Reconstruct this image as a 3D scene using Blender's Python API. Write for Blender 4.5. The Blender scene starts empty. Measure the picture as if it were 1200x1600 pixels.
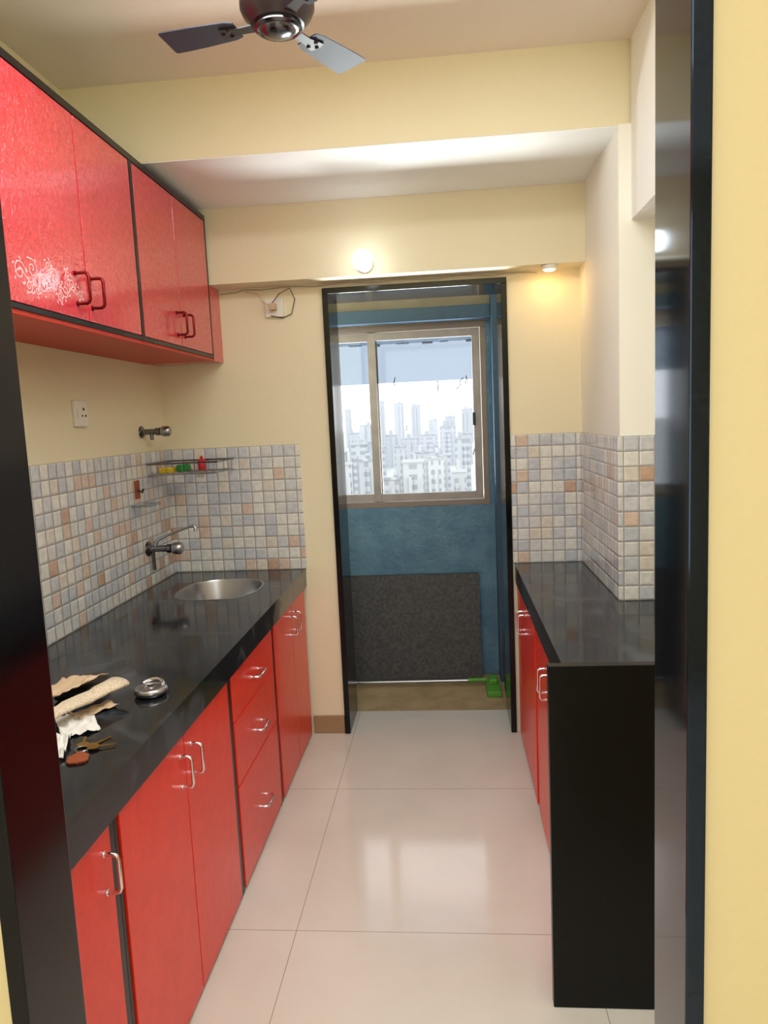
import bpy, bmesh, math, random
from mathutils import Vector, Matrix, noise
random.seed(7)
scene = bpy.context.scene
COL = scene.collection
try:
    scene.view_settings.view_transform = 'Standard'
    scene.view_settings.look = 'None'
    scene.view_settings.exposure = 0.3
except Exception as e:
    print(e)

# ------------------------------------------------------------ colours / materials
def lin(c):
    r = []
    for v in c:
        v = v/255.0
        r.append(v/12.92 if v <= .04045 else ((v+.055)/1.055)**2.4)
    return (r[0], r[1], r[2], 1.0)

def mat(name, rgb, rough=.5, metal=0, coat=0, var=None, bump=None, spec=.5, emit=None, tint2=None):
    m = bpy.data.materials.new(name); m.use_nodes = True
    nt = m.node_tree; b = nt.nodes['Principled BSDF']
    c = lin(rgb)
    b.inputs['Base Color'].default_value = c
    b.inputs['Roughness'].default_value = rough
    b.inputs['Metallic'].default_value = metal
    b.inputs['Specular IOR Level'].default_value = spec
    b.inputs['Coat Weight'].default_value = coat
    b.inputs['Coat Roughness'].default_value = .1
    tc = nt.nodes.new('ShaderNodeTexCoord')
    if var or tint2:
        sc, amt = var if var else (6, .1)
        n = nt.nodes.new('ShaderNodeTexNoise'); n.inputs['Scale'].default_value = sc
        n.inputs['Detail'].default_value = 6
        nt.links.new(tc.outputs['Object'], n.inputs['Vector'])
        r = nt.nodes.new('ShaderNodeValToRGB')
        r.color_ramp.elements[0].position = .35; r.color_ramp.elements[1].position = .65
        if tint2:
            c2 = lin(tint2)
        else:
            c2 = (c[0]*(1-amt), c[1]*(1-amt), c[2]*(1-amt), 1)
        r.color_ramp.elements[0].color = c2
        r.color_ramp.elements[1].color = c
        nt.links.new(n.outputs['Fac'], r.inputs['Fac'])
        nt.links.new(r.outputs['Color'], b.inputs['Base Color'])
    if bump:
        sc, st, kind = bump
        if kind == 'voronoi':
            t = nt.nodes.new('ShaderNodeTexVoronoi'); out = 'Distance'
        else:
            t = nt.nodes.new('ShaderNodeTexNoise'); t.inputs['Detail'].default_value = 4; out = 'Fac'
            if kind == 'emboss':
                t.inputs['Detail'].default_value = 2; t.inputs['Distortion'].default_value = 2.0
        t.inputs['Scale'].default_value = sc
        nt.links.new(tc.outputs['Object'], t.inputs['Vector'])
        src = t.outputs[out]
        if kind == 'emboss':
            cr = nt.nodes.new('ShaderNodeMapRange'); cr.inputs['From Min'].default_value = .5; cr.inputs['From Max'].default_value = .58
            nt.links.new(src, cr.inputs['Value']); src = cr.outputs[0]
        bp = nt.nodes.new('ShaderNodeBump'); bp.inputs['Strength'].default_value = st
        bp.inputs['Distance'].default_value = .01 if kind != 'emboss' else .004
        nt.links.new(src, bp.inputs['Height'])
        nt.links.new(bp.outputs['Normal'], b.inputs['Normal'])
        if kind == 'emboss':
            nt.links.new(bp.outputs['Normal'], b.inputs['Coat Normal'])
            b.inputs['Coat IOR'].default_value = 1.7
    if emit:
        b.inputs['Emission Color'].default_value = lin(emit[0]); b.inputs['Emission Strength'].default_value = emit[1]
    return m

M = {}
M['wall'] = mat('cream_wall_paint', (240, 230, 198), .6, var=(1.5, .03), bump=(60, .06, 'noise'))
M['wall_near'] = mat('yellow_wall_paint', (230, 213, 160), .55, bump=(40, .12, 'noise'))
M['ceil'] = mat('ceiling_paint', (248, 236, 222), .75, bump=(30, .05, 'noise'))
M['daylit_wall'] = mat('daylit_wall_paint', (250, 249, 240), .6)  # wall paint made whiter: window light put into the colour
M['soffit'] = mat('daylit_soffit_paint', (253, 254, 252), .6)  # window brightness of soffit and right beam put into the colour
M['granite'] = mat('black_granite_polished', (9, 13, 20), .07, spec=.65, coat=0, var=(140, .0), tint2=(20, 25, 34))
M['granite'].node_tree.nodes['Principled BSDF'].inputs['Specular Tint'].default_value = (.5, .7, 1, 1)  # blue tint puts cool window reflections into the stone's sheen
M['granite_dim'] = mat('black_granite_dimmed', (6, 7, 10), .14, spec=.3, var=(140, .0), tint2=(12, 14, 18))  # same stone as the polished granite, dimmer reflections put into colour and gloss
M['granite_edge'] = mat('black_granite_edge', (5, 6, 7), .3, spec=.25, var=(200, 0), tint2=(11, 13, 13))
M['red'] = mat('red_laminate', (242, 50, 20), .34, coat=.2, tint2=(234, 42, 16), var=(26, .1), bump=(70, .05, 'noise'))
M['red_up'] = mat('red_embossed_laminate', (238, 58, 78), .32, coat=1.0, tint2=(222, 34, 54), var=(55, .1), bump=(55, .6, 'emboss'))  # pinkish mottling puts the sheen's highlights into the red
M['red_dark'] = mat('red_board', (205, 48, 30), .45)
M['black'] = mat('black_laminate', (14, 16, 22), .3)
M['chrome'] = mat('chrome', (225, 225, 228), .12, metal=1)
M['steel'] = mat('brushed_steel', (170, 172, 176), .3, metal=1)
M['steel_d'] = mat('dark_chrome', (120, 120, 126), .2, metal=1)
M['copper'] = mat('dark_red_chrome', (130, 40, 46), .2, metal=1)
M['white_pl'] = mat('white_plastic', (235, 232, 222), .35)
M['dark_pl'] = mat('dark_plastic', (25, 24, 24), .5)
M['brown_fan'] = mat('brown_fan_enamel', (40, 26, 32), .35, coat=.15)
M['blade'] = mat('fan_blade_enamel', (60, 62, 80), .45, spec=.35)
M['blue'] = mat('blue_rough_plaster', (106, 142, 166), .75, tint2=(88, 124, 150), var=(9, .2), bump=(34, 1.0, 'noise'))
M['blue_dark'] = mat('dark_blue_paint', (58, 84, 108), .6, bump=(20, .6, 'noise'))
M['greyplaster'] = mat('grey_beige_plaster', (150, 140, 122), .85, var=(8, .2), bump=(25, .6, 'noise'))
M['balc_floor'] = mat('brown_stone_floor', (190, 164, 122), .5, var=(9, .25))
M['skirt'] = mat('brown_skirting_tile', (160, 132, 96), .4)
M['alu'] = mat('bronze_grey_aluminium', (138, 122, 112), .45)
M['alu_l'] = mat('weathered_aluminium', (168, 158, 154), .45, var=(12, .15))
M['overhang'] = mat('stained_blue_grey_concrete', (84, 96, 112), .9, var=(6, .4))
M['slab'] = mat('dusty_dark_slab', (58, 58, 60), .6, var=(60, .3), tint2=(84, 84, 86))
M['stone'] = mat('dark_grey_stone', (80, 78, 78), .8, var=(18, .4), bump=(30, .6, 'noise'))
M['green'] = mat('green_plastic', (92, 160, 56), .45)
M['greenpad'] = mat('green_scrub', (40, 140, 60), .9, bump=(200, .8, 'noise'))
M['yellow'] = mat('yellow_sponge', (235, 205, 40), .9, bump=(150, .8, 'noise'))
M['redp'] = mat('crimson_plastic', (190, 30, 50), .4)
M['kraft'] = mat('kraft_paper', (212, 184, 152), .8, bump=(30, .3, 'noise'))
M['paper'] = mat('white_paper', (238, 235, 230), .8, bump=(25, .4, 'noise'))
M['leather'] = mat('brown_leather', (150, 72, 38), .5, bump=(120, .4, 'noise'))
M['brass'] = mat('brass', (190, 150, 70), .3, metal=1)
M['wire'] = mat('grey_wire', (170, 160, 140), .5)
M['bulb'] = mat('lit_bulb', (255, 255, 255), .4, emit=((235, 246, 255), 6))
M['warm'] = mat('lit_warm_lens', (255, 220, 160), .4, emit=((255, 205, 130), 55))
M['decal'] = mat('pale_decal', (246, 206, 210), .5)
M['dirt'] = mat('black_dirt', (18, 20, 24), .9)
M['ground'] = mat('pale_city_ground', (164, 168, 166), 1, var=(.02, .15))

def newspaper_mat():
    m = mat('newsprint', (222, 205, 170), .85)
    nt = m.node_tree; b = nt.nodes['Principled BSDF']
    tc = nt.nodes.new('ShaderNodeTexCoord')
    n = nt.nodes.new('ShaderNodeTexNoise'); n.inputs['Scale'].default_value = 260; n.inputs['Detail'].default_value = 1
    nt.links.new(tc.outputs['Object'], n.inputs['Vector'])
    r = nt.nodes.new('ShaderNodeValToRGB'); r.color_ramp.elements[0].color = lin((226, 208, 182)); r.color_ramp.elements[1].color = lin((188, 168, 144))
    r.color_ramp.elements[0].position = .52; r.color_ramp.elements[1].position = .66
    nt.links.new(n.outputs['Fac'], r.inputs['Fac']); nt.links.new(r.outputs['Color'], b.inputs['Base Color'])
    return m
M['news'] = newspaper_mat()

def math_node(nt, op, a, bb=None):
    n = nt.nodes.new('ShaderNodeMath'); n.operation = op
    for i, v in enumerate((a, bb)):
        if v is None: continue
        if isinstance(v, (int, float)): n.inputs[i].default_value = v
        else: nt.links.new(v, n.inputs[i])
    return n.outputs[0]

def tile_mat():
    S = .0518
    m = mat('mosaic_wall_tiles', (220, 215, 205), .16, coat=.3)
    nt = m.node_tree; b = nt.nodes['Principled BSDF']
    tc = nt.nodes.new('ShaderNodeTexCoord'); sp = nt.nodes.new('ShaderNodeSeparateXYZ')
    nt.links.new(tc.outputs['Object'], sp.inputs[0])
    u = math_node(nt, 'ADD', sp.outputs[0], sp.outputs[1]); u = math_node(nt, 'ADD', u, 10.0)
    u = math_node(nt, 'DIVIDE', u, S)
    v = math_node(nt, 'DIVIDE', math_node(nt, 'SUBTRACT', sp.outputs[2], .79), S)
    fu = math_node(nt, 'FLOOR', u); fv = math_node(nt, 'FLOOR', v)
    cb = nt.nodes.new('ShaderNodeCombineXYZ'); nt.links.new(fu, cb.inputs[0]); nt.links.new(fv, cb.inputs[1])
    wn = nt.nodes.new('ShaderNodeTexWhiteNoise'); wn.noise_dimensions = '2D'; nt.links.new(cb.outputs[0], wn.inputs['Vector'])
    r = nt.nodes.new('ShaderNodeValToRGB'); r.color_ramp.interpolation = 'CONSTANT'
    els = [(0, (232, 231, 226)), (.28, (222, 222, 221)), (.5, (203, 208, 216)), (.7, (213, 216, 222)), (.82, (228, 220, 208)), (.89, (222, 200, 184)), (.96, (204, 172, 150))]
    r.color_ramp.elements[0].color = lin(els[0][1]); r.color_ramp.elements[1].position = els[1][0]; r.color_ramp.elements[1].color = lin(els[1][1])
    for p, c in els[2:]:
        e = r.color_ramp.elements.new(p); e.color = lin(c)
    nt.links.new(wn.outputs['Value'], r.inputs['Fac'])
    no = nt.nodes.new('ShaderNodeTexNoise'); no.inputs['Scale'].default_value = 45; no.inputs['Detail'].default_value = 5
    nt.links.new(tc.outputs['Object'], no.inputs['Vector'])
    mx = nt.nodes.new('ShaderNodeMixRGB'); mx.blend_type = 'MULTIPLY'; mx.inputs['Fac'].default_value = .4
    rr = nt.nodes.new('ShaderNodeValToRGB'); rr.color_ramp.elements[0].position = .35; rr.color_ramp.elements[0].color = (.64, .66, .70, 1); rr.color_ramp.elements[1].position = .6
    nt.links.new(no.outputs['Fac'], rr.inputs['Fac'])
    nt.links.new(r.outputs['Color'], mx.inputs['Color1']); nt.links.new(rr.outputs['Color'], mx.inputs['Color2'])
    def edge(w):
        f = math_node(nt, 'FRACT', w); g = math_node(nt, 'SUBTRACT', 1.0, f)
        return math_node(nt, 'MINIMUM', f, g)
    d = math_node(nt, 'MINIMUM', edge(u), edge(v))
    g = nt.nodes.new('ShaderNodeMapRange'); g.inputs['From Min'].default_value = .018; g.inputs['From Max'].default_value = .05
    nt.links.new(d, g.inputs['Value'])
    mx2 = nt.nodes.new('ShaderNodeMixRGB'); nt.links.new(g.outputs[0], mx2.inputs['Fac'])
    mx2.inputs['Color1'].default_value = lin((154, 149, 146)); nt.links.new(mx.outputs[0], mx2.inputs['Color2'])
    nt.links.new(mx2.outputs[0], b.inputs['Base Color'])
    h = nt.nodes.new('ShaderNodeMapRange'); h.inputs['From Min'].default_value = .0; h.inputs['From Max'].default_value = .15
    h.interpolation_type = 'SMOOTHSTEP'
    nt.links.new(d, h.inputs['Value'])
    bp = nt.nodes.new('ShaderNodeBump'); bp.inputs['Strength'].default_value = .45; bp.inputs['Distance'].default_value = .005
    nt.links.new(h.outputs[0], bp.inputs['Height']); nt.links.new(bp.outputs['Normal'], b.inputs['Normal'])
    return m
M['tiles'] = tile_mat()

def floor_mat():
    m = mat('polished_floor_tiles', (222, 204, 186), .1, spec=.42)
    nt = m.node_tree; b = nt.nodes['Principled BSDF']
    tc = nt.nodes.new('ShaderNodeTexCoord'); sp = nt.nodes.new('ShaderNodeSeparateXYZ')
    nt.links.new(tc.outputs['Object'], sp.inputs[0])
    T = .82
    def edge(o, off):
        w = math_node(nt, 'DIVIDE', math_node(nt, 'ADD', o, 20*T-off), T)
        f = math_node(nt, 'FRACT', w); g = math_node(nt, 'SUBTRACT', 1.0, f)
        return math_node(nt, 'MINIMUM', f, g)
    d = math_node(nt, 'MINIMUM', edge(sp.outputs[0], -.48), edge(sp.outputs[1], 1.926))
    g = math_node(nt, 'GREATER_THAN', d, .0016)
    no = nt.nodes.new('ShaderNodeTexNoise'); no.inputs['Scale'].default_value = 3; no.inputs['Detail'].default_value = 5
    nt.links.new(tc.outputs['Object'], no.inputs['Vector'])
    r = nt.nodes.new('ShaderNodeValToRGB'); r.color_ramp.elements[0].position = .3; r.color_ramp.elements[1].position = .7
    r.color_ramp.elements[0].color = lin((217, 213, 201)); r.color_ramp.elements[1].color = lin((226, 222, 211))
    nt.links.new(no.outputs['Fac'], r.inputs['Fac'])
    mx = nt.nodes.new('ShaderNodeMixRGB'); nt.links.new(g, mx.inputs['Fac'])
    mx.inputs['Color1'].default_value = lin((172, 162, 144)); nt.links.new(r.outputs['Color'], mx.inputs['Color2'])
    nt.links.new(mx.outputs[0], b.inputs['Base Color'])
    return m
M['floor'] = floor_mat()

def worktop_mat():
    m = mat('dusty_black_granite', (22, 24, 28), .16, spec=.6)
    nt = m.node_tree; b = nt.nodes['Principled BSDF']
    b.inputs['Specular Tint'].default_value = (.75, .87, 1, 1)
    tc = nt.nodes.new('ShaderNodeTexCoord')
    n = nt.nodes.new('ShaderNodeTexNoise'); n.inputs['Scale'].default_value = 5; n.inputs['Detail'].default_value = 9; n.inputs['Distortion'].default_value = 1.2
    nt.links.new(tc.outputs['Object'], n.inputs['Vector'])
    r = nt.nodes.new('ShaderNodeValToRGB'); r.color_ramp.elements[0].position = .54; r.color_ramp.elements[1].position = .8
    r.color_ramp.elements[0].color = lin((16, 19, 24)); r.color_ramp.elements[1].color = lin((80, 87, 98))
    nt.links.new(n.outputs['Fac'], r.inputs['Fac']); nt.links.new(r.outputs['Color'], b.inputs['Base Color'])
    r2 = nt.nodes.new('ShaderNodeMapRange'); r2.inputs['From Min'].default_value = .45; r2.inputs['From Max'].default_value = .75
    r2.inputs['To Min'].default_value = .09; r2.inputs['To Max'].default_value = .26
    nt.links.new(n.outputs['Fac'], r2.inputs['Value']); nt.links.new(r2.outputs[0], b.inputs['Roughness'])
    return m
M['worktop'] = worktop_mat()

def glass_mat(name, tint, gl=.06):
    m = bpy.data.materials.new(name); m.use_nodes = True; nt = m.node_tree
    for n in list(nt.nodes): nt.nodes.remove(n)
    o = nt.nodes.new('ShaderNodeOutputMaterial'); t = nt.nodes.new('ShaderNodeBsdfTransparent'); g = nt.nodes.new('ShaderNodeBsdfGlossy')
    t.inputs['Color'].default_value = tint; g.inputs['Roughness'].default_value = .05
    mx = nt.nodes.new('ShaderNodeMixShader'); mx.inputs['Fac'].default_value = gl
    nt.links.new(t.outputs[0], mx.inputs[1]); nt.links.new(g.outputs[0], mx.inputs[2]); nt.links.new(mx.outputs[0], o.inputs['Surface'])
    return m
M['glass'] = glass_mat('clear_glass', (.97, .975, .98, 1), .02)
M['film'] = glass_mat('blue_tint_film', (.44, .48, .525, 1), .02)
M['clear'] = glass_mat('clear_acrylic', (.8, .85, .88, 1), .2)

def building_mat(name, rgb, win, sx=3.2, sz=3.1, fx=.55):
    m = mat(name, rgb, .9)
    nt = m.node_tree; b = nt.nodes['Principled BSDF']
    tc = nt.nodes.new('ShaderNodeTexCoord'); sp = nt.nodes.new('ShaderNodeSeparateXYZ')
    nt.links.new(tc.outputs['Object'], sp.inputs[0])
    u = math_node(nt, 'ADD', sp.outputs[0], sp.outputs[1])
    fu = math_node(nt, 'FRACT', math_node(nt, 'DIVIDE', math_node(nt, 'ADD', u, 3000), sx))
    fv = math_node(nt, 'FRACT', math_node(nt, 'DIVIDE', math_node(nt, 'ADD', sp.outputs[2], 300), sz))
    a = math_node(nt, 'MULTIPLY', math_node(nt, 'GREATER_THAN', fu, fx), math_node(nt, 'GREATER_THAN', fv, .5))
    mx = nt.nodes.new('ShaderNodeMixRGB'); nt.links.new(a, mx.inputs['Fac'])
    mx.inputs['Color1'].default_value = lin(rgb); mx.inputs['Color2'].default_value = lin(win)
    nt.links.new(mx.outputs[0], b.inputs['Base Color'])
    return m

# ------------------------------------------------------------ mesh builder
class MB:
    def __init__(s): s.bm = bmesh.new()
    def box(s, x0, x1, y0, y1, z0, z1, bev=0, seg=2):
        r = bmesh.ops.create_cube(s.bm, size=1); vs = r['verts']
        for v in vs:
            v.co = Vector((x0+(v.co.x+.5)*(x1-x0), y0+(v.co.y+.5)*(y1-y0), z0+(v.co.z+.5)*(z1-z0)))
        if bev:
            es = list({e for v in vs for e in v.link_edges})
            bmesh.ops.bevel(s.bm, geom=es, offset=bev, segments=seg, profile=.6, affect='EDGES')
        return s
    def tube(s, pts, r, n=10, caps=True):
        pts = [Vector(p) for p in pts]; rings = []
        rad = r if isinstance(r, (list, tuple)) else [r]*len(pts)
        up = None
        for i, p in enumerate(pts):
            if i == 0: t = pts[1]-p
            elif i == len(pts)-1: t = p-pts[i-1]
            else: t = (pts[i+1]-p).normalized()+(p-pts[i-1]).normalized()
            if t.length < 1e-9: t = Vector((0, 0, 1))
            t.normalize()
            if up is None:
                up = t.orthogonal().normalized()
            else:
                up = (up-t*up.dot(t))
                up = up.normalized() if up.length > 1e-6 else t.orthogonal().normalized()
            w = t.cross(up)
            rings.append([s.bm.verts.new(p+(up*math.cos(2*math.pi*k/n)+w*math.sin(2*math.pi*k/n))*rad[i]) for k in range(n)])
        for a, b in zip(rings, rings[1:]):
            for k in range(n): s.bm.faces.new((a[k], a[(k+1) % n], b[(k+1) % n], b[k]))
        if caps:
            s.bm.faces.new(rings[0][::-1]); s.bm.faces.new(rings[-1])
        return s
    def cyl(s, a, b, r, n=24, r2=None): return s.tube([a, b], [r, r if r2 is None else r2], n)
    def lathe(s, prof, o, axis='Z', n=40, sg=1):
        rings = []
        for (r, h) in prof:
            ring = []
            for k in range(n):
                c, d = math.cos(2*math.pi*k/n)*max(r, 1e-4), math.sin(2*math.pi*k/n)*max(r, 1e-4)
                v = {'Z': (c, d, h*sg), 'X': (h*sg, c, d), 'Y': (c, h*sg, d)}[axis]
                ring.append(s.bm.verts.new(Vector(o)+Vector(v)))
            rings.append(ring)
        for a, b in zip(rings, rings[1:]):
            for k in range(n): s.bm.faces.new((a[k], a[(k+1) % n], b[(k+1) % n], b[k]))
        s.bm.faces.new(rings[0][::-1]); s.bm.faces.new(rings[-1])
        return s
    def loft(s, loops, close=True, cap=True):
        rings = [[s.bm.verts.new(Vector(p)) for p in L] for L in loops]; n = len(rings[0])
        for a, b in zip(rings, rings[1:]):
            for k in range(n if close else n-1): s.bm.faces.new((a[k], a[(k+1) % n], b[(k+1) % n], b[k]))
        if cap: s.bm.faces.new(rings[-1])
        return s
    def prism(s, poly, thick):
        a = [s.bm.verts.new(Vector(p)) for p in poly]; b = [s.bm.verts.new(Vector(p)+Vector(thick)) for p in poly]
        s.bm.faces.new(a); s.bm.faces.new(b[::-1]); n = len(a)
        for k in range(n): s.bm.faces.new((a[k], b[k], b[(k+1) % n], a[(k+1) % n]))
        return s
    def build(s, name, m, parent=None, smooth=False, xf=None):
        if xf is not None: bmesh.ops.transform(s.bm, matrix=xf, verts=s.bm.verts[:])
        bmesh.ops.recalc_face_normals(s.bm, faces=s.bm.faces[:])
        me = bpy.data.meshes.new(name); s.bm.to_mesh(me); s.bm.free()
        ms = m if isinstance(m, (list, tuple)) else [m]
        for q in ms: me.materials.append(q)
        if smooth:
            for p in me.polygons: p.use_smooth = True
            try: me.set_sharp_from_angle(angle=math.radians(38))
            except Exception: pass
        o = bpy.data.objects.new(name, me); COL.objects.link(o)
        if parent is not None:
            o.parent = parent
            L = Vector((0, 0, 0)); q = parent
            while q is not None: L += q.location; q = q.parent
            o.location = -L
        return o

def tag(o, label, cat, group=None):
    o['label'] = label; o['category'] = cat
    if group: o['group'] = group
    return o
def thing(name, label, cat, loc, group=None):
    o = bpy.data.objects.new(name, None); o.empty_display_size = .05; COL.objects.link(o); o.location = loc
    return tag(o, label, cat, group)
def struct(o):
    o['kind'] = 'structure'; return o
def sbox(name, m, *a): return struct(MB().box(*a).build(name, m))

# ------------------------------------------------------------ constants
H = 1.45
XL, YB, ZC = -1.28, 3.28, 2.62
CT = .79
# ------------------------------------------------------------ shell
sbox('floor', M['floor'], -2.1, 2.1, -2.4, 3.53, -.12, 0)
sbox('ceiling', M['ceil'], -2.1, 2.1, -2.4, 3.28, ZC, ZC+.1)
sbox('wall_left', M['wall'], -1.42, XL, .95, 3.53, 0, ZC)
sbox('wall_right', M['wall'], .95, 1.09, .95, 3.53, 0, ZC)
b = MB()
b.box(XL, -.52, YB, 3.53, 0, ZC); b.box(.275, .95, YB, 3.53, 0, ZC); b.box(-.52, .275, YB, 3.53, 2.03, ZC)
struct(b.build('wall_back', M['wall']))
sbox('trim_1', M['wall'], XL, .95, 2.58, YB, 2.363, ZC)          # big beam
sbox('trim_11', M['soffit'], XL, .585, 2.582, 3.149, 2.36, 2.363)  # soffit skin, daylight put into its white
sbox('trim_2', M['wall'], XL, .585, 3.15, YB, 2.052, 2.363)      # lower beam
sbox('trim_3', M['daylit_wall'], .585, .95, 2.57, YB, 0, 2.363)     # pillar
sbox('trim_4', M['soffit'], .626, .95, .95, 2.57, 2.065, ZC)  # beam along the right wall
b = MB()
b.box(-2.1, -.595, .84, .95, 0, ZC); b.box(.285, 2.1, .84, .95, 0, ZC); b.box(-.595, .285, .84, .95, 2.14, ZC)
struct(b.build('wall_front', M['wall_near']))
sbox('wall_near_left', M['wall_near'], -2.2, -2.1, -2.4, .84, 0, ZC)
sbox('wall_near_right', M['wall_near'], 2.1, 2.2, -2.4, .84, 0, ZC)
sbox('wall_near_back', M['wall_near'], -2.2, 2.2, -2.5, -2.4, 0, ZC)
b = MB()
b.box(.262, .284, .828, .962, 0, 2.115, .002); b.box(-.594, .284, .828, .962, 2.115, 2.139, .002)
struct(b.build('trim_5', M['granite']))
struct(MB().box(-.594, -.57, .828, .962, 0, 2.1145, .002).build('trim_12', M['granite_dim']))
b = MB()
b.box(-.52, -.495, 3.262, 3.54, 0, 2.005, .002); b.box(.25, .275, 3.262, 3.54, 0, 2.005, .002); b.box(-.52, .275, 3.262, 3.54, 2.005, 2.03, .002)
struct(b.build('trim_6', M['granite_dim']))
struct(MB().box(-.668, -.522, 3.268, YB, 0, .085, .002).build('baseboard_back', M['skirt']))
ZT = CT+.0518*11
b = MB(); b.box(XL, XL+.008, .95, YB, CT, ZT, .0015); struct(b.build('trim_7', M['tiles']))
b = MB(); b.box(XL+.008, -.66, YB-.008, YB, CT, ZT, .0015); struct(b.build('trim_8', M['tiles']))
b = MB(); b.box(.277, .577, YB-.008, YB, CT, ZT, .0015); b.box(.577, .585, 2.562, YB, CT, ZT, .0015); b.box(.585, .95, 2.562, 2.57, CT, ZT, .0015)
struct(b.build('trim_9', M['tiles']))

# ------------------------------------------------------------ balcony
sbox('floor_balcony', M['balc_floor'], -1.3, .6, 3.53, 4.2, -.12, -.004)
sbox('ceiling_balcony', M['greyplaster'], -1.3, .6, 3.53, 4.2, 2.4, 2.5)
sbox('wall_balcony_left', M['blue'], -1.3, -1.15, 3.53, 4.2, 0, 2.4)
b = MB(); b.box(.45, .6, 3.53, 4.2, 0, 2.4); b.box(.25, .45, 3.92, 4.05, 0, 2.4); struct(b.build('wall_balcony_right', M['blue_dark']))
WX0, WX1, WZ0, WZ1 = -1.02, .225, .965, 1.955
b = MB(); b.box(-1.15, .45, 4.05, 4.2, 0, WZ0); b.box(-1.15, WX0, 4.05, 4.2, WZ0, WZ1); b.box(WX1, .45, 4.05, 4.2, WZ0, WZ1)
struct(b.build('wall_balcony_back', M['blue']))
struct(MB().box(-1.15, .25, 4.05, 4.2, WZ1, 2.4).build('wall_balcony_top', M['greyplaster']))
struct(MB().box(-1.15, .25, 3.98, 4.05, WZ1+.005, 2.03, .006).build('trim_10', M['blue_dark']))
# stained concrete sunshade outside, over the window
b = MB(); b.box(-1.4, .7, 4.2, 4.85, 1.935, 2.02)
rs = random.Random(4); x = -1.35
while x < .6:
    w_ = rs.uniform(.02, .09); b.box(x, x+w_, 4.80, 4.85, 1.935-rs.uniform(.004, .018), 1.936); x += w_+rs.uniform(.03, .12)
struct(b.build('trim_13', M['overhang']))

# window
w = bpy.data.objects.new('window_1', None); COL.objects.link(w); w.location = (-.4, 4.1, WZ0); struct(w)
b = MB()
f = .03
b.box(WX0, WX1, 4.065, 4.15, WZ0, WZ0+f, .002); b.box(WX0, WX1, 4.065, 4.15, WZ1-f, WZ1, .002)
b.box(WX0, WX0+f, 4.065, 4.15, WZ0+f, WZ1-f, .002); b.box(WX1-f, WX1, 4.065, 4.15, WZ0+f, WZ1-f, .002)
b.build('window_frame', M['alu'], w)
def sash(x0, x1, y):
    b = MB(); t = .042; z0, z1 = WZ0+f+.003, WZ1-f-.003
    b.box(x0, x0+t, y, y+.025, z0, z1, .002); b.box(x1-t, x1, y, y+.025, z0, z1, .002)
    b.box(x0+t, x1-t, y, y+.025, z0, z0+t, .002); b.box(x0+t, x1-t, y, y+.025, z1-t, z1, .002)
    s = b.build('sash', M['alu_l'], w)
    MB().box(x0+t, x1-t, y+.010, y+.013, z0+t, z1-t).build('pane', M['glass'], s)
    MB().box(x0+t+.001, x1-t-.001, y+.0135, y+.0145, 1.65, z1-t-.001).build('tint_film', M['film'], s)
    return s
s1 = sash(-.415, WX1-f-.003, 4.072)
s2 = sash(WX0+f+.003, -.365, 4.102)
b = MB()
for (x, z, pts) in [(-.04, 1.65, [(0, 0), (.002, -.03), (0, -.06)]), (.10, 1.66, [(0, 0), (-.02, -.02), (-.015, -.04), (-.04, -.06)]), (.115, 1.67, [(0, 0), (.004, -.02), (-.006, -.045)]),
                    (-.27, 1.68, [(0, 0), (-.008, -.03), (-.004, -.045)]), (.15, 1.33, [(0, 0), (.01, -.03), (0, -.06), (-.008, -.09)]), (-.22, 1.42, [(0, 0), (.004, -.02), (0, -.03)])]:
    b.tube([(x+p, 4.0705, z+q) for p, q in pts], .0024, 6)
b.build('dirt_marks', M['dirt'], s1, xf=Matrix.Translation((0, .009, 0)))
b = MB(); b.box(.145, .16, 4.062, 4.072, 1.40, 1.47, .002); b.build('latch', M['dark_pl'], s1)

# ------------------------------------------------------------ handles
def handle(parent, xf, s, y, z, L, vertical=True, m=None, so=.03, r=.0042, label=None):
    q = .01
    pts = [(0, -L/2), (so-q, -L/2), (so-q*.3, -L/2+q*.3), (so, -L/2+q), (so, L/2-q), (so-q*.3, L/2-q*.3), (so-q, L/2), (0, L/2)]
    P = [(xf+s*a, y, z+c) if vertical else (xf+s*a, y+c, z) for a, c in pts]
    b = MB().tube(P, r, 10)
    for c in (-L/2, L/2):
        o = (xf, y, z+c) if vertical else (xf, y+c, z)
        b.cyl(o, (o[0]+s*.003, o[1], o[2]), r*1.6, 14)
    h = b.build('handle', m or M['chrome'], parent, True)
    if label: h['label'] = label
    return h

def carcass(parent, x0, x1, y0, y1, z0, z1, front, name='body'):
    t = .016; b = MB()
    b.box(x0, x1, y0, y0+t, z0, z1); b.box(x0, x1, y1-t, y1, z0, z1); b.box(x0, x1, y0+t, y1-t, z0, z0+t)
    if front > 0: b.box(x0, x0+t, y0+t, y1-t, z0+t, z1)
    else: b.box(x1-t, x1, y0+t, y1-t, z0+t, z1)
    return b.build(name, M['black'], parent)

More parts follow.
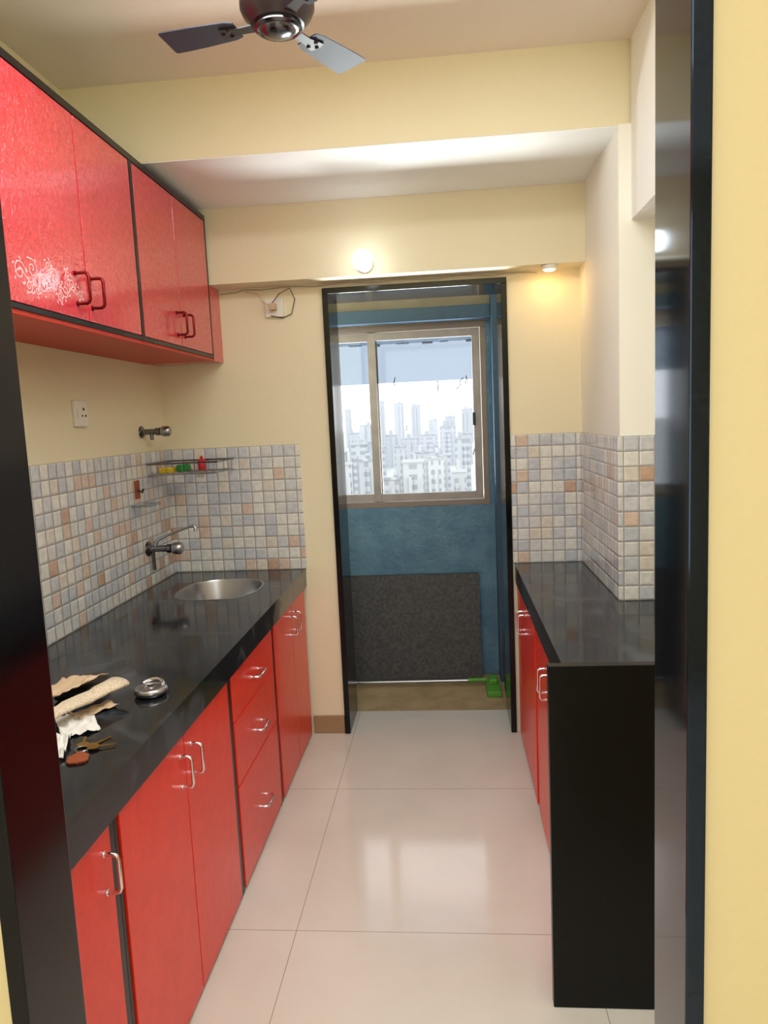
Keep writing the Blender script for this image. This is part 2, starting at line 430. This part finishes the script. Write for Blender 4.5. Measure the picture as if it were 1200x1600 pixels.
# ------------------------------------------------------------ left base cabinets
XF = -.675; DT = .018; Z0, Z1 = .0, .705
def base_cab(name, label, y0, y1, doors=None, drawers=None):
    t = thing(name, label, 'cabinet', (-.97, (y0+y1)/2, 0), None)
    carcass(t, -1.27, XF-DT-.001, y0+.001, y1-.001, Z0, Z1, 1)
    d0, d1 = (doors[0][0], doors[-1][1]) if doors else (drawers[0], drawers[1])
    if d0-y0 > .006: MB().box(XF-DT, XF-.004, y0+.001, d0-.002, 0, Z1).build('edge_strip', M['black'], t)
    if y1-d1 > .006: MB().box(XF-DT, XF-.004, d1+.002, y1-.001, 0, Z1).build('edge_strip', M['black'], t)
    if doors:
        for (a, c, hy) in doors:
            d = MB().box(XF-DT, XF, a+.002, c-.002, .012, Z1-.004, .002).build('door', M['red'], t)
            if hy is not None: handle(d, XF, 1, hy, .62, .078)
    if drawers:
        for (z0, z1, hz) in drawers[2]:
            d = MB().box(XF-DT, XF, drawers[0]+.002, drawers[1]-.002, z0+.002, z1-.002, .002).build('drawer', M['red'], t)
            handle(d, XF, 1, (drawers[0]+drawers[1])/2, hz, .085, False)
    return t
base_cab('base_cabinet', 'red base cabinet with one door nearest the dark door frame on the left', .965, 1.31, [(.97, 1.285, 1.25)])
base_cab('base_cabinet', 'wide red base cabinet with two doors below the padlock on the left worktop', 1.31, 2.085, [(1.325, 1.69, 1.655), (1.69, 2.06, 1.73)])
base_cab('drawer_cabinet', 'red cabinet with three stacked drawers under the left worktop', 2.085, 2.64, None, (2.10, 2.615, [(.552, .70, .622), (.345, .552, .437), (.012, .345, .165)]))
base_cab('base_cabinet', 'narrow two door red cabinet under the sink by the back wall', 2.64, 3.262, [(2.655, 2.97, 2.93), (2.97, 3.255, 3.01)])

# left worktop with sink hole
SC = (-.95, 2.90); SA, SB = .165, .185
def sloop(a, bb, z, n=48, e=2.7):
    L = []
    for k in range(n):
        t = 2*math.pi*k/n; c, s = math.cos(t), math.sin(t)
        L.append((SC[0]+a*math.copysign(abs(c)**(2/e), c), SC[1]+bb*math.copysign(abs(s)**(2/e), s), z))
    return L
b = MB(); bm = b.bm
wx0, wx1, wy0, wy1 = XL+.009, -.664, .965, YB-.009
outer = [bm.verts.new(p) for p in [(wx0, wy0, CT), (wx1, wy0, CT), (wx1, wy1, CT), (wx0, wy1, CT)]]
inner = [bm.verts.new(p) for p in sloop(SA-.001, SB-.001, CT)]
ed = [bm.edges.new((outer[i], outer[(i+1) % 4])) for i in range(4)]+[bm.edges.new((inner[i], inner[(i+1) % 48])) for i in range(48)]
r = bmesh.ops.triangle_fill(bm, edges=ed, use_beauty=True)
fs = [g for g in r['geom'] if isinstance(g, bmesh.types.BMFace)]
r = bmesh.ops.extrude_face_region(bm, geom=fs)
bmesh.ops.translate(bm, verts=[g for g in r['geom'] if isinstance(g, bmesh.types.BMVert)], vec=(0, 0, -.025))
b.box(-.69, -.6645, wy0, wy1, .71, CT-.0255)
wt = b.build('worktop', M['worktop'])
tag(wt, 'long black granite worktop with a cut out sink on the left', 'worktop')

sink = thing('sink', 'stainless steel sink bowl set into the left worktop', 'sink', (SC[0], SC[1], CT-.17))
MB().loft([sloop(SA+.006, SB+.006, CT+.0005), sloop(SA+.005, SB+.005, CT+.0015), sloop(SA-.002, SB-.002, CT+.0015), sloop(SA-.005, SB-.005, CT-.004), sloop(SA-.012, SB-.012, CT-.10),
           sloop(SA-.03, SB-.03, CT-.145, e=2.6), sloop(SA-.07, SB-.07, CT-.158, e=2.4), sloop(.035, .035, CT-.163, e=2)]).build('bowl', M['steel'], sink, True)
MB().lathe([(.034, 0), (.034, .003), (.02, .003), (.018, .001), (.004, .001)], (SC[0], SC[1], CT-.1625)).build('drain', M['chrome'], sink, True)

# ------------------------------------------------------------ right side
XR = .29
def right_cab(label, y0, y1, doors):
    t = thing('base_cabinet', label, 'cabinet', (.6, (y0+y1)/2, 0))
    carcass(t, XR+DT+.001, .575 if y1 > 2.57 else .94, y0+.001, y1-.001, 0, Z1, -1)
    for (a, c, hy) in doors:
        d = MB().box(XR, XR+DT, a+.002, c-.002, .012, Z1-.004, .002).build('door', M['red'], t)
        handle(d, XR, -1, hy, .61, .078)
right_cab('two door red cabinet on the right nearest the back wall', 2.60, 3.262, [(2.61, 2.94, 2.91), (2.94, 3.258, 2.97)])
right_cab('red cabinet on the right beside the black end panel', 1.70, 2.56, [(1.71, 1.93, 1.75), (1.93, 2.245, 2.215), (2.245, 2.555, 2.275)])
b = MB()
b.prism([(XR-.008, 1.697, CT-.025), (.945, 1.697, CT-.025), (.945, 2.56, CT-.025), (.575, 2.56, CT-.025), (.575, YB-.009, CT-.025), (XR-.008, YB-.009, CT-.025)], (0, 0, .025))
b.box(XR-.008, XR+.014, 1.697, YB-.009, .71, CT-.0255)
tag(b.build('worktop', M['worktop']), 'shorter black granite worktop on the right running behind the end panel', 'worktop')
ep = MB().box(.215, .945, 1.668, 1.695, 0, .868, .002).build('end_panel', M['granite_edge'])
tag(ep, 'tall black stone panel closing the near end of the right counter', 'panel')

# ------------------------------------------------------------ upper cabinets
XU = -.98
def wall_cab(label, y0, y1, doors, decal=False, hm=None, far=False):
    t = thing('wall_cabinet', label, 'cabinet', (-1.13, (y0+y1)/2, 1.735))
    MB().box(XL+.002, XU-DT-.001, y0, y1-.001, 1.757, 2.33).build('body', M['black'], t)
    MB().box(XL+.002, XU-.004, y0, y1-.001, 1.733, 1.744).build('bottom_panel', M['red_dark'], t)
    for (a, c, z0, z1) in ((y0, y1-.001, 1.7445, 1.757), (y0, y1-.001, 2.31, 2.33), (y0, doors[0][0]-.001, 1.7575, 2.3095), (doors[-1][1]+.001, y1-.001, 1.7575, 2.3095)):
        MB().box(XU-DT, XU+(.001 if z1-z0 < .1 else 0), a, c, z0, z1).build('edge_strip', M['black'], t)
    for i, (a, c, hy) in enumerate(doors):
        d = MB().box(XU-DT, XU, a+.0028, c-.0028, 1.76, 2.307, .002).build('door', M['red_up'], t)
        handle(d, XU, 1, hy, 1.838, .08, True, hm, .038, .0045)
        if decal and i == 0:
            q = MB()
            def pl(pts, r=.0014): q.tube([(XU+.0004, y, z) for y, z in pts], r, 6)
            for (cy, cz, R, sg, st) in [(1.70, 1.835, .026, 1, 0), (1.755, 1.85, .024, -1, 2), (1.80, 1.82, .026, 1, 1), (1.855, 1.845, .027, -1, 3), (1.905, 1.822, .022, 1, 2), (1.945, 1.845, .018, -1, 0), (1.735, 1.805, .016, 1, 4), (1.83, 1.872, .014, -1, 1), (1.875, 1.80, .014, 1, 5), (1.985, 1.825, .016, 1, 3), (1.77, 1.80, .012, -1, 2), (1.925, 1.87, .012, 1, 1)]:
                pl([(cy+R*(1-k/22)*math.cos(st+sg*k*.5), cz+R*(1-k/22)*math.sin(st+sg*k*.5)) for k in range(21)])
                for j in range(5):
                    a0 = st+sg*(j*1.25); y, z = cy+R*1.0*math.cos(a0), cz+R*1.0*math.sin(a0)
                    q.tube([(XU+.0004, y, z), (XU+.0004, y+.005*math.cos(a0+.8), z+.005*math.sin(a0+.8)), (XU+.0004, y+.010*math.cos(a0+1.2), z+.010*math.sin(a0+1.2))], [.0010, .0026, .0006], 6)
            pl([(1.68+.01*k, 1.828+.012*math.sin(k*.75)) for k in range(32)], .0013)
            for v in q.bm.verts: v.co.x = XU+.0003+max(0, v.co.x-XU)*.15
            de = q.build('floral_decal', M['decal'], d)
            de['label'] = 'white swirling floral decal'
    if far:
        MB().box(XL+.002, XU-.002, 3.142, YB-.002, 1.735, 2.05).build('filler_panel', M['red_up'], t)
    return t
wall_cab('red wall cabinet with floral decal nearest the camera at upper left', 1.62, 2.398, [(1.65, 2.03, 1.965), (2.03, 2.388, 2.05)], True, M['copper'])
wall_cab('red wall cabinet above the sink touching the back wall', 2.398, 3.14, [(2.412, 2.76, 2.72), (2.76, 3.128, 2.795)], False, M['copper'], True)

# ------------------------------------------------------------ fan
FX, FY = -.352, 1.785
fan = thing('ceiling_fan', 'small dark brown three blade ceiling fan hanging above the kitchen aisle', 'fan', (FX, FY, 2.34))
MB().lathe([(.055, 0), (.05, -.03), (.03, -.05), (.012, -.055)], (FX, FY, ZC-.001)).build('canopy', M['brown_fan'], fan, True)
MB().cyl((FX, FY, 2.45), (FX, FY, ZC-.05), .011).build('downrod', M['brown_fan'], fan, True)
MB().lathe([(.03, .125), (.06, .115), (.08, .10), (.085, .075), (.085, .055), (.078, .04), (.066, .028), (.06, .02), (.052, .018)], (FX, FY, 2.335)).build('motor_housing', M['brown_fan'], fan, True)
MB().lathe([(.054, .019), (.055, .012), (.048, .008), (.046, .011), (.040, .010), (.036, .004), (.024, .000), (.010, -.003), (.003, -.003)], (FX, FY, 2.335)).build('hub_cap', M['steel_d'], fan, True)
for ang, pit in ((170, 3), (60, -6), (-52, -3)):
    A = math.radians(ang)
    X = Matrix.Translation((FX, FY, 2.362)) @ Matrix.Rotation(A, 4, 'Z') @ Matrix.Rotation(math.radians(pit), 4, 'X')
    b = MB()
    prof = [(.10, .029), (.12, .036), (.2, .042), (.25, .044), (.279, .044)]
    top = [(x, w_, 0) for x, w_ in prof]+[(.284, .040, 0), (.284, -.040, 0)]+[(x, -w_, 0) for x, w_ in reversed(prof)]
    b.prism(top, (0, 0, .0025))
    bl = b.build('blade', M['blade'], fan, xf=X)
    b = MB()
    b.prism([(.06, -.014, -.004), (.10, -.012, -.004), (.14, -.02, -.004), (.145, .0, -.004), (.14, .02, -.004), (.10, .012, -.004), (.06, .014, -.004)], (0, 0, .0035))
    for (x, y) in ((.12, -.012), (.12, .012), (.137, 0)): b.lathe([(.005, 0), (.005, -.002), (.002, -.004)], (x, y, -.004), n=10)
    b.build('bracket', M['brown_fan'], bl, xf=X)

# ------------------------------------------------------------ lamps
lb = thing('wall_bulb', 'lit round white bulb in a holder on the face of the lower beam', 'bulb', (-.315, 3.148, 2.09))
MB().lathe([(.035, 0), (.035, .012), (.022, .016), (.022, .045), (.016, .05)], (-.315, 3.148, 2.095), 'Y', sg=-1).build('holder', M['white_pl'], lb, True)
MB().lathe([(.014, .045), (.028, .055), (.038, .07), (.042, .088), (.038, .106), (.026, .120), (.012, .127), (.002, .129)], (-.315, 3.148, 2.095), 'Y', sg=-1).build('globe', M['bulb'], lb, True)
lw = thing('spot_light', 'small warm spotlight glowing under the lower beam at right', 'light', (.445, 3.185, 2.05))
MB().lathe([(.034, 0), (.034, -.012), (.026, -.016)], (.445, 3.185, 2.051)).build('housing', M['white_pl'], lw, True)
MB().lathe([(.024, -.0165), (.02, -.02), (.004, -.022)], (.445, 3.185, 2.051)).build('lens', M['warm'], lw, True)

# ------------------------------------------------------------ sockets & wires
sk = thing('wall_socket', 'white switched socket plate on the left wall above the tiles', 'socket', (XL, 2.50, 1.52))
MB().box(XL+.0005, XL+.012, 2.455, 2.545, 1.475, 1.565, .003).build('plate', M['white_pl'], sk)
b = MB()
for (y, z, r) in ((2.515, 1.535, .006), (2.503, 1.512, .0045), (2.527, 1.512, .0045)): b.cyl((XL+.0115, y, z), (XL+.0128, y, z), r, 14)
b.build('socket_hole', M['dark_pl'], sk)
MB().box(XL+.012, XL+.017, 2.467, 2.485, 1.505, 1.535, .002).build('switch', M['white_pl'], sk)
sb = thing('plug_box', 'white plug box with plugged adaptor on back wall under the beam', 'socket', (-.735, YB, 1.96))
MB().box(-.775, -.695, 3.262, YB-.0005, 1.92, 2.0, .003).build('box', M['white_pl'], sb)
MB().box(-.75, -.72, 3.222, 3.2615, 1.945, 1.975, .005).build('plug', M['kraft'], sb)
b = MB().tube([(-.735, 3.225, 1.972), (-.70, 3.22, 2.01), (-.655, 3.235, 2.035), (-.64, 3.26, 1.99), (-.66, 3.27, 1.93), (-.70, 3.27, 1.915), (-.75, 3.255, 1.925)], .002, 8)
b.build('lead', M['dark_pl'], sb, True)
b = MB().tube([(-.74, 3.22, 1.96), (-.78, 3.235, 1.985), (-.80, 3.25, 2.02), (-.86, 3.268, 2.036)], .0018, 8)
b.build('lead', M['kraft'], sb, True)
b = MB(); pts = []
for k in range(40):
    x = -.975+k*(1.38/39)
    pts.append((x, YB-.006 if not (-.54 < x < .29) else 3.257, 2.044+.003*math.sin(k*.9)-(.012 if k < 3 else 0)))
b.tube(pts, .002, 8)
tag(b.build('cable', M['wire'], None, True), 'thin grey cable stapled along the underside of the lower beam', 'cable')

# ------------------------------------------------------------ taps
tp = thing('tap', 'chrome angle valve on cream left wall above the tiles', 'tap', (XL, 3.02, 1.445))
MB().lathe([(.026, 0), (.024, .006), (.015, .010), (.012, .012), (.012, .06), (.016, .064), (.016, .082), (.012, .086)], (XL+.0005, 3.02, 1.445), 'X').build('valve_body', M['steel_d'], tp, True)
MB().lathe([(.012, .086), (.020, .09), (.022, .10), (.022, .118), (.016, .126), (.004, .128)], (XL+.0005, 3.02, 1.445), 'X', n=10).build('knob', M['steel'], tp, True)
MB().cyl((XL+.045, 3.02, 1.445), (XL+.045, 3.02, 1.41), .008).build('outlet', M['steel_d'], tp, True)
tf = thing('tap', 'chrome swivel spout tap on the tiles above the sink', 'tap', (XL+.008, 2.97, .955))
O = (XL+.0085, 2.97, .955)
MB().lathe([(.032, 0), (.030, .007), (.016, .012), (.014, .014), (.014, .08), (.019, .084), (.019, .10), (.013, .104)], O, 'X').build('valve_body', M['steel_d'], tf, True)
MB().lathe([(.013, .104), (.023, .108), (.026, .12), (.026, .14), (.018, .15), (.004, .152)], O, 'X', n=10).build('knob', M['steel'], tf, True)
b = MB(); b.tube([(O[0]+.035, 2.97, .955), (O[0]+.035, 2.97, .982), (O[0]+.045, 2.975, .992), (O[0]+.08, 2.985, 1.008), (O[0]+.185, 3.0, 1.043), (O[0]+.195, 3.002, 1.043), (O[0]+.200, 3.002, 1.032), (O[0]+.200, 3.002, 1.02)], [.009, .009, .007, .0052, .0052, .0052, .008, .009], 14)
b.build('spout', M['steel'], tf, True)
MB().cyl((O[0]+.02, 2.97, .95), (O[0]+.02, 2.97, .865), .008).build('tail_pipe', M['steel_d'], tf, True)

# ------------------------------------------------------------ wire rack
rk = thing('wire_rack', 'chrome wire rack hung in the tiled corner above the sink', 'rack', (-1.11, 3.15, 1.25))
x0, x1, y0, y1 = -1.268, -.965, 3.02, 3.2695
def rect(b, z, r, i=0): b.tube([(x0+i, y0+i, z), (x1-i, y0+i, z), (x1-i, y1, z), (x0+i, y1, z), (x0+i, y0+i, z)], r, 8)
b = MB(); rect(b, 1.308, .0035); b.build('rim', M['steel_d'], rk, True)
b = MB(); rect(b, 1.262, .003, .004)
for k in range(9):
    x = x0+.012+k*(x1-x0-.024)/8; b.tube([(x, y1, 1.308), (x, y1, 1.263), (x, y0+.003, 1.263), (x, y0, 1.308)], .0016, 6)
b.build('wire_basket', M['steel'], rk, True)
tag(MB().box(-1.235, -1.175, 3.06, 3.13, 1.2655, 1.288, .006).build('sponge', M['yellow']), 'yellow sponge in the wire rack', 'sponge')
b = MB(); rr = random.Random(5); b.box(-1.165, -1.12, 3.08, 3.15, 1.2655, 1.296, .01, 3)
for v in b.bm.verts: v.co += Vector((rr.uniform(-.003, .003), rr.uniform(-.003, .003), rr.uniform(0, .004)))
tag(b.build('scrub_pad', M['greenpad']), 'green scrub pad in the wire rack', 'scrub pad')
b = MB(); b.lathe([(.018, 0), (.020, .01), (.020, .036), (.015, .046), (.007, .05), (.007, .06), (.003, .062)], (-1.10, 3.23, 1.2655), n=20)
tag(b.build('soap_bottle', M['redp'], None, True), 'small crimson bottle standing in the wire rack', 'bottle')
sd = thing('soap_shelf', 'little clear soap shelf on the left tiled wall near the tap', 'shelf', (XL+.008, 2.90, 1.15))
MB().box(XL+.0085, XL+.085, 2.84, 2.96, 1.145, 1.149, .001).build('tray', M['clear'], sd)
b = MB().tube([(XL+.0085, 2.84, 1.152), (XL+.085, 2.84, 1.152), (XL+.085, 2.96, 1.152), (XL+.0085, 2.96, 1.152)], .002, 6); b.build('rail', M['steel'], sd, True)
hk = thing('wall_hook', 'dark metal hook plate on left tiles above the soap shelf', 'hook', (XL+.008, 2.91, 1.21))
MB().box(XL+.0085, XL+.012, 2.885, 2.932, 1.175, 1.25, .001).build('plate', M['leather'], hk)
MB().tube([(XL+.012, 2.91, 1.21), (XL+.03, 2.91, 1.20), (XL+.035, 2.91, 1.215)], .004, 8).build('hook', M['dark_pl'], hk, True)

# ------------------------------------------------------------ padlock
pk = thing('padlock', 'round silver disc padlock lying on the left worktop', 'padlock', (-.765, 1.73, CT))
px, py = -.765, 1.73
MB().lathe([(.030, 0), (.037, .002), (.041, .008), (.041, .013), (.037, .019), (.031, .021), (.027, .0205), (.026, .019), (.012, .0195), (.011, .022), (.002, .022)], (px, py, CT+.0005)).build('lock_body', M['steel'], pk, True)
b = MB(); b.tube([(px+.030*math.cos(a), py+.030*math.sin(a), CT+.023+.007*math.sin((a-.3)/2.3*math.pi)) for a in [(.3+2.3*k/14) for k in range(15)]], .0045, 10)
b.build('shackle', M['chrome'], pk, True)
MB().box(px-.008, px+.010, py-.003, py+.003, CT+.0225, CT+.024, .0005).build('keyhole', M['dark_pl'], pk)

# ------------------------------------------------------------ keys
kb = thing('key_bunch', 'bunch of brass keys with brown leather tag on the left worktop', 'keys', (-.77, 1.41, CT))
def ringpts(c, R, z, n=20, tilt=0): return [(c[0]+R*math.cos(2*math.pi*k/n), c[1]+R*math.sin(2*math.pi*k/n), z+tilt*math.sin(2*math.pi*k/n)) for k in range(n+1)]
MB().tube(ringpts((-.785, 1.41), .014, CT+.004), .0014, 8).build('ring', M['steel'], kb, True)
def key(ang, dz, L, m):
    X = Matrix.Translation((-.785, 1.41, CT+.0015+dz)) @ Matrix.Rotation(math.radians(ang), 4, 'Z')
    b = MB(); b.prism([(.024+.0125*math.cos(t*math.pi/8), .0125*math.sin(t*math.pi/8), 0) for t in range(16)], (0, 0, .0022))
    n = 7; up = [(.034+L*k/n, .0035 if k % 2 else .0018, 0) for k in range(n+1)]
    b.prism([(.034, -.0035, 0)]+[(.034+L, -.002, 0), (.034+L+.003, 0, 0)]+up[::-1], (0, 0, .0018))
    b.build('key', m, kb, xf=X)
key(62, 0, .038, M['brass']); key(20, .003, .032, M['brass']); key(110, .001, .03, M['brass'])
b = MB(); X = Matrix.Translation((-.785, 1.41, CT+.001)) @ Matrix.Rotation(math.radians(-72), 4, 'Z')
poly = [(.014, -.005, 0), (.024, -.012, 0), (.03, -.02, 0), (.055, -.021, 0), (.064, -.014, 0), (.066, 0, 0), (.064, .014, 0), (.055, .021, 0), (.03, .02, 0), (.024, .012, 0), (.014, .005, 0)]
b.prism(poly, (0, 0, .004)); b.build('leather_tag', M['leather'], kb, xf=X)

# ------------------------------------------------------------ papers
def spiral_roll(name, m, p0, p1, R, label, cat, turns=2.4):
    p0, p1 = Vector(p0), Vector(p1); ax = (p1-p0).normalized(); up = Vector((0, 0, 1)); w_ = ax.cross(up).normalized(); up = w_.cross(ax)
    b = MB(); n = 60
    loops = []
    for j in range(13):
        c = p0.lerp(p1, j/12); L = []
        for k in range(n+1):
            t = turns*2*math.pi*k/n; r = R*(.5+.5*k/n)*(1+.10*math.sin(j*1.1+k*.13)+.06*math.sin(j*2.7-k*.21))*(.78+.36*(j/12))
            L.append(c+w_*math.cos(t)*r*1.35+up*(math.sin(t)*r*.5)+ax*(.02*k/n if j == 12 else 0))
        loops.append(L)
    b.loft(loops, close=False, cap=False)
    o = b.build(name, m, None, True)
    md = o.modifiers.new('thick', 'SOLIDIFY'); md.thickness = .0012
    return tag(o, label, cat)
def sheet(name, m, c, sx, sy, rot, amp, z, seed, label, cat, curl=0):
    b = MB(); n = 18; grid = []
    R = Matrix.Rotation(math.radians(rot), 4, 'Z')
    for i in range(n+1):
        row = []
        for j in range(n+1):
            u, v = i/n-.5, j/n-.5
            h = amp*(noise.noise(Vector((u*4+seed, v*4, seed)))+.6*abs(noise.noise(Vector((u*9, v*9+seed, 2)))))
            p = R @ Vector((u*sx, v*sy, 0)); row.append(b.bm.verts.new((c[0]+p.x, c[1]+p.y, z+abs(h)+curl*(u+.5)**2)))
        grid.append(row)
    for i in range(n):
        for j in range(n): b.bm.faces.new((grid[i][j], grid[i+1][j], grid[i+1][j+1], grid[i][j+1]))
    o = b.build(name, m, None, True); md = o.modifiers.new('thick', 'SOLIDIFY'); md.thickness = .001
    return tag(o, label, cat)
spiral_roll('newspaper_roll', M['news'], (-.915, 1.46, CT+.042), (-.84, 1.69, CT+.040), .022, 'loosely rolled newspaper with curled end among the papers on the worktop', 'newspaper')
sheet('kraft_envelope', M['kraft'], (-.955, 1.665), .12, .17, -20, .02, CT+.037, 3.1, 'crumpled brown kraft envelope behind the rolled newspaper', 'envelope', .02)
sheet('folded_bill', M['paper'], (-.86, 1.41), .08, .12, 20, .028, CT+.003, 7.7, 'crumpled white paper in front of the rolled newspaper', 'paper')
sheet('folded_leaflet', M['paper'], (-.865, 1.545), .08, .14, 35, .012, CT+.002, 1.7, 'small folded pale leaflet under the rolled newspaper', 'paper')
sheet('paper_strip', M['kraft'], (-.86, 1.62), .05, .10, -35, .01, CT+.004, 5.2, 'narrow tan paper strip poking out below the rolled newspaper', 'paper')
b = MB(); b.box(-1.0, -.90, 1.68, 1.80, CT+.001, CT+.035, .014, 3)
for v in b.bm.verts: v.co.z -= .01*max(0, math.sin(v.co.y*40))*(1 if v.co.z > CT+.02 else 0)
tag(b.build('pouch', M['dark_pl'], None, True), 'flat black pouch at the back of the pile of papers', 'pouch')

# ------------------------------------------------------------ balcony things
b = MB(); b.prism([(-.75, 3.93, -.003), (.15, 3.93, -.003), (.15, 4.005, .59), (-.75, 4.005, .59)], (0, .028, 0))
tag(b.build('stone_slab', M['slab']), 'dusty dark rectangular slab leaning against the blue balcony wall', 'slab')
br = thing('floor_wiper', 'bright green floor wiper with grey pole lying on the balcony floor', 'wiper', (-.2, 3.87, 0))
MB().cyl((-.85, 3.87, .02), (.15, 3.87, .03), .009, 14).build('pole', M['steel'], br, True)
b = MB(); b.cyl((.07, 3.87, .03), (.17, 3.868, .032), .012, 14)
b.box(.165, .24, 3.70, 3.89, -.003, .028, .006)
b.box(.18, .225, 3.80, 3.885, .028, .058, .008)
b.build('head', M['green'], br)
lab = ['lowest dark stone block stacked beside the balcony doorway', 'middle dark stone block of the balcony stack', 'topmost dark stone block of the balcony stack']
for k in range(3):
    b = MB(); o = .008*(k % 2); b.box(.262-o, .42-o, 3.60+o, 3.82, -.003+k*.112, -.003+k*.112+.108, .008)
    tag(b.build('stone_block', M['stone']), lab[k], 'stone block', 'stone blocks stacked on the balcony')

# ------------------------------------------------------------ city
sbox('ground', M['ground'], -700, 400, 30, 2500, -33, -32)
ordw = ['leftmost', 'second from left', 'third from left', 'fourth from left', 'fifth from left', 'sixth from left', 'seventh from left', 'eighth from left', 'ninth from left', 'tenth from left', 'eleventh from left', 'twelfth from left']
rows = [  # distance haze put into the colours: window contrast fades row by row
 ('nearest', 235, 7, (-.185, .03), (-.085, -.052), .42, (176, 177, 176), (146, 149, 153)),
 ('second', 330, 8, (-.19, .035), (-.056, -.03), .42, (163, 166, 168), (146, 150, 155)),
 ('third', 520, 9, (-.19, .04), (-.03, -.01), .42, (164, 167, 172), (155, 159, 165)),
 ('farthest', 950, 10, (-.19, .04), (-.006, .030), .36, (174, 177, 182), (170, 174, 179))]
rc = random.Random(22)
for (rn, D, n, (r0, r1), (t0, t1), wf, c, wc) in rows:
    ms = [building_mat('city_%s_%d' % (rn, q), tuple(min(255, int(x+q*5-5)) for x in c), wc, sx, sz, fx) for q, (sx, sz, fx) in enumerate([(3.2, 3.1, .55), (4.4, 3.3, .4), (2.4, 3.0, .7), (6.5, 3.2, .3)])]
    for k in range(n):
        ra = r0+(r1-r0)*(k+.5)/n; d = D
        q_ = rc.random()
        if rn == 'farthest': q_ = q_**2.2
        W = (r1-r0)/n*D*wf*rc.uniform(.6, 1.1)*(1-.35*q_ if rn == 'farthest' else 1); top = H+d*(t0+(t1-t0)*q_); X = ra*d
        mm = rc.choice(ms); lx = rc.uniform(-.8, .3)*W; lw_ = rc.uniform(.3, .6)*W; dh = rc.uniform(1, 6)
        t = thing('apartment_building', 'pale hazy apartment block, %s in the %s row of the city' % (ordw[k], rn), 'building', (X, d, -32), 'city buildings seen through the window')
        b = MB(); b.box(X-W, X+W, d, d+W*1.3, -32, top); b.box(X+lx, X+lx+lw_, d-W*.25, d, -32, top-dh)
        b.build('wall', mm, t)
        b = MB(); a0 = rc.uniform(-.7, .3)*W; b.box(X+a0, X+a0+W*.5, d+W*.3, d+W*.9, top, top+rc.uniform(2, 4.5)); b.box(X-W-.3, X+W+.3, d-.3, d+W*1.3, top, top+.8)
        b.build('roof', ms[1], t)

# ------------------------------------------------------------ light
wd = bpy.data.worlds.new('sky'); scene.world = wd; wd.use_nodes = True
bg = wd.node_tree.nodes['Background']; bg.inputs['Color'].default_value = (.92, .96, 1, 1); bg.inputs['Strength'].default_value = 2.4
def area(name, loc, rot, sx, sy, e, col):
    l = bpy.data.lights.new(name, 'AREA'); l.shape = 'RECTANGLE'; l.size = sx; l.size_y = sy; l.energy = e; l.color = col
    o = bpy.data.objects.new(name, l); COL.objects.link(o); o.location = loc; o.rotation_euler = rot; return o
area('room_daylight', (-.3, -2.3, 1.5), (math.radians(90), 0, 0), 3.0, 1.8, 33, (.92, .96, 1))
area('room_ceiling_light', (0, -.6, 2.58), (0, 0, 0), 1.4, 1.0, 12, (.96, .98, 1))
area('kitchen_fill', (-.15, 1.35, 2.60), (0, 0, 0), 1.2, .5, 20, (.93, .97, 1))  # unseen fill added under the ceiling to brighten the kitchen
# added unseen lamp below the balcony window, whitens the soffit like bounced daylight
lo = Vector((-.3, 4.75, .55)); dr = Vector((-.2, 2.9, 2.36))-lo
area('soffit_fill', lo, dr.to_track_quat('-Z', 'Y').to_euler(), 1.8, .8, 240, (.95, 1, .97))

# ------------------------------------------------------------ camera
F = 1150.0
d = Vector((97/F, 148/F, -1)).normalized()
z = Vector((-460, 10500, 1150)).normalized(); z = (z-d*z.dot(d)).normalized()
x = d.cross(z)
R = Matrix((x, d, z))
cam = bpy.data.cameras.new('camera'); co = bpy.data.objects.new('camera', cam); COL.objects.link(co)
cam.sensor_fit = 'VERTICAL'; cam.sensor_height = 36; cam.sensor_width = 27; cam.lens = F/1600*36
cam.clip_start = .02; cam.clip_end = 5000
co.matrix_world = Matrix.Translation((0, 0, H)) @ R.to_4x4()
scene.camera = co
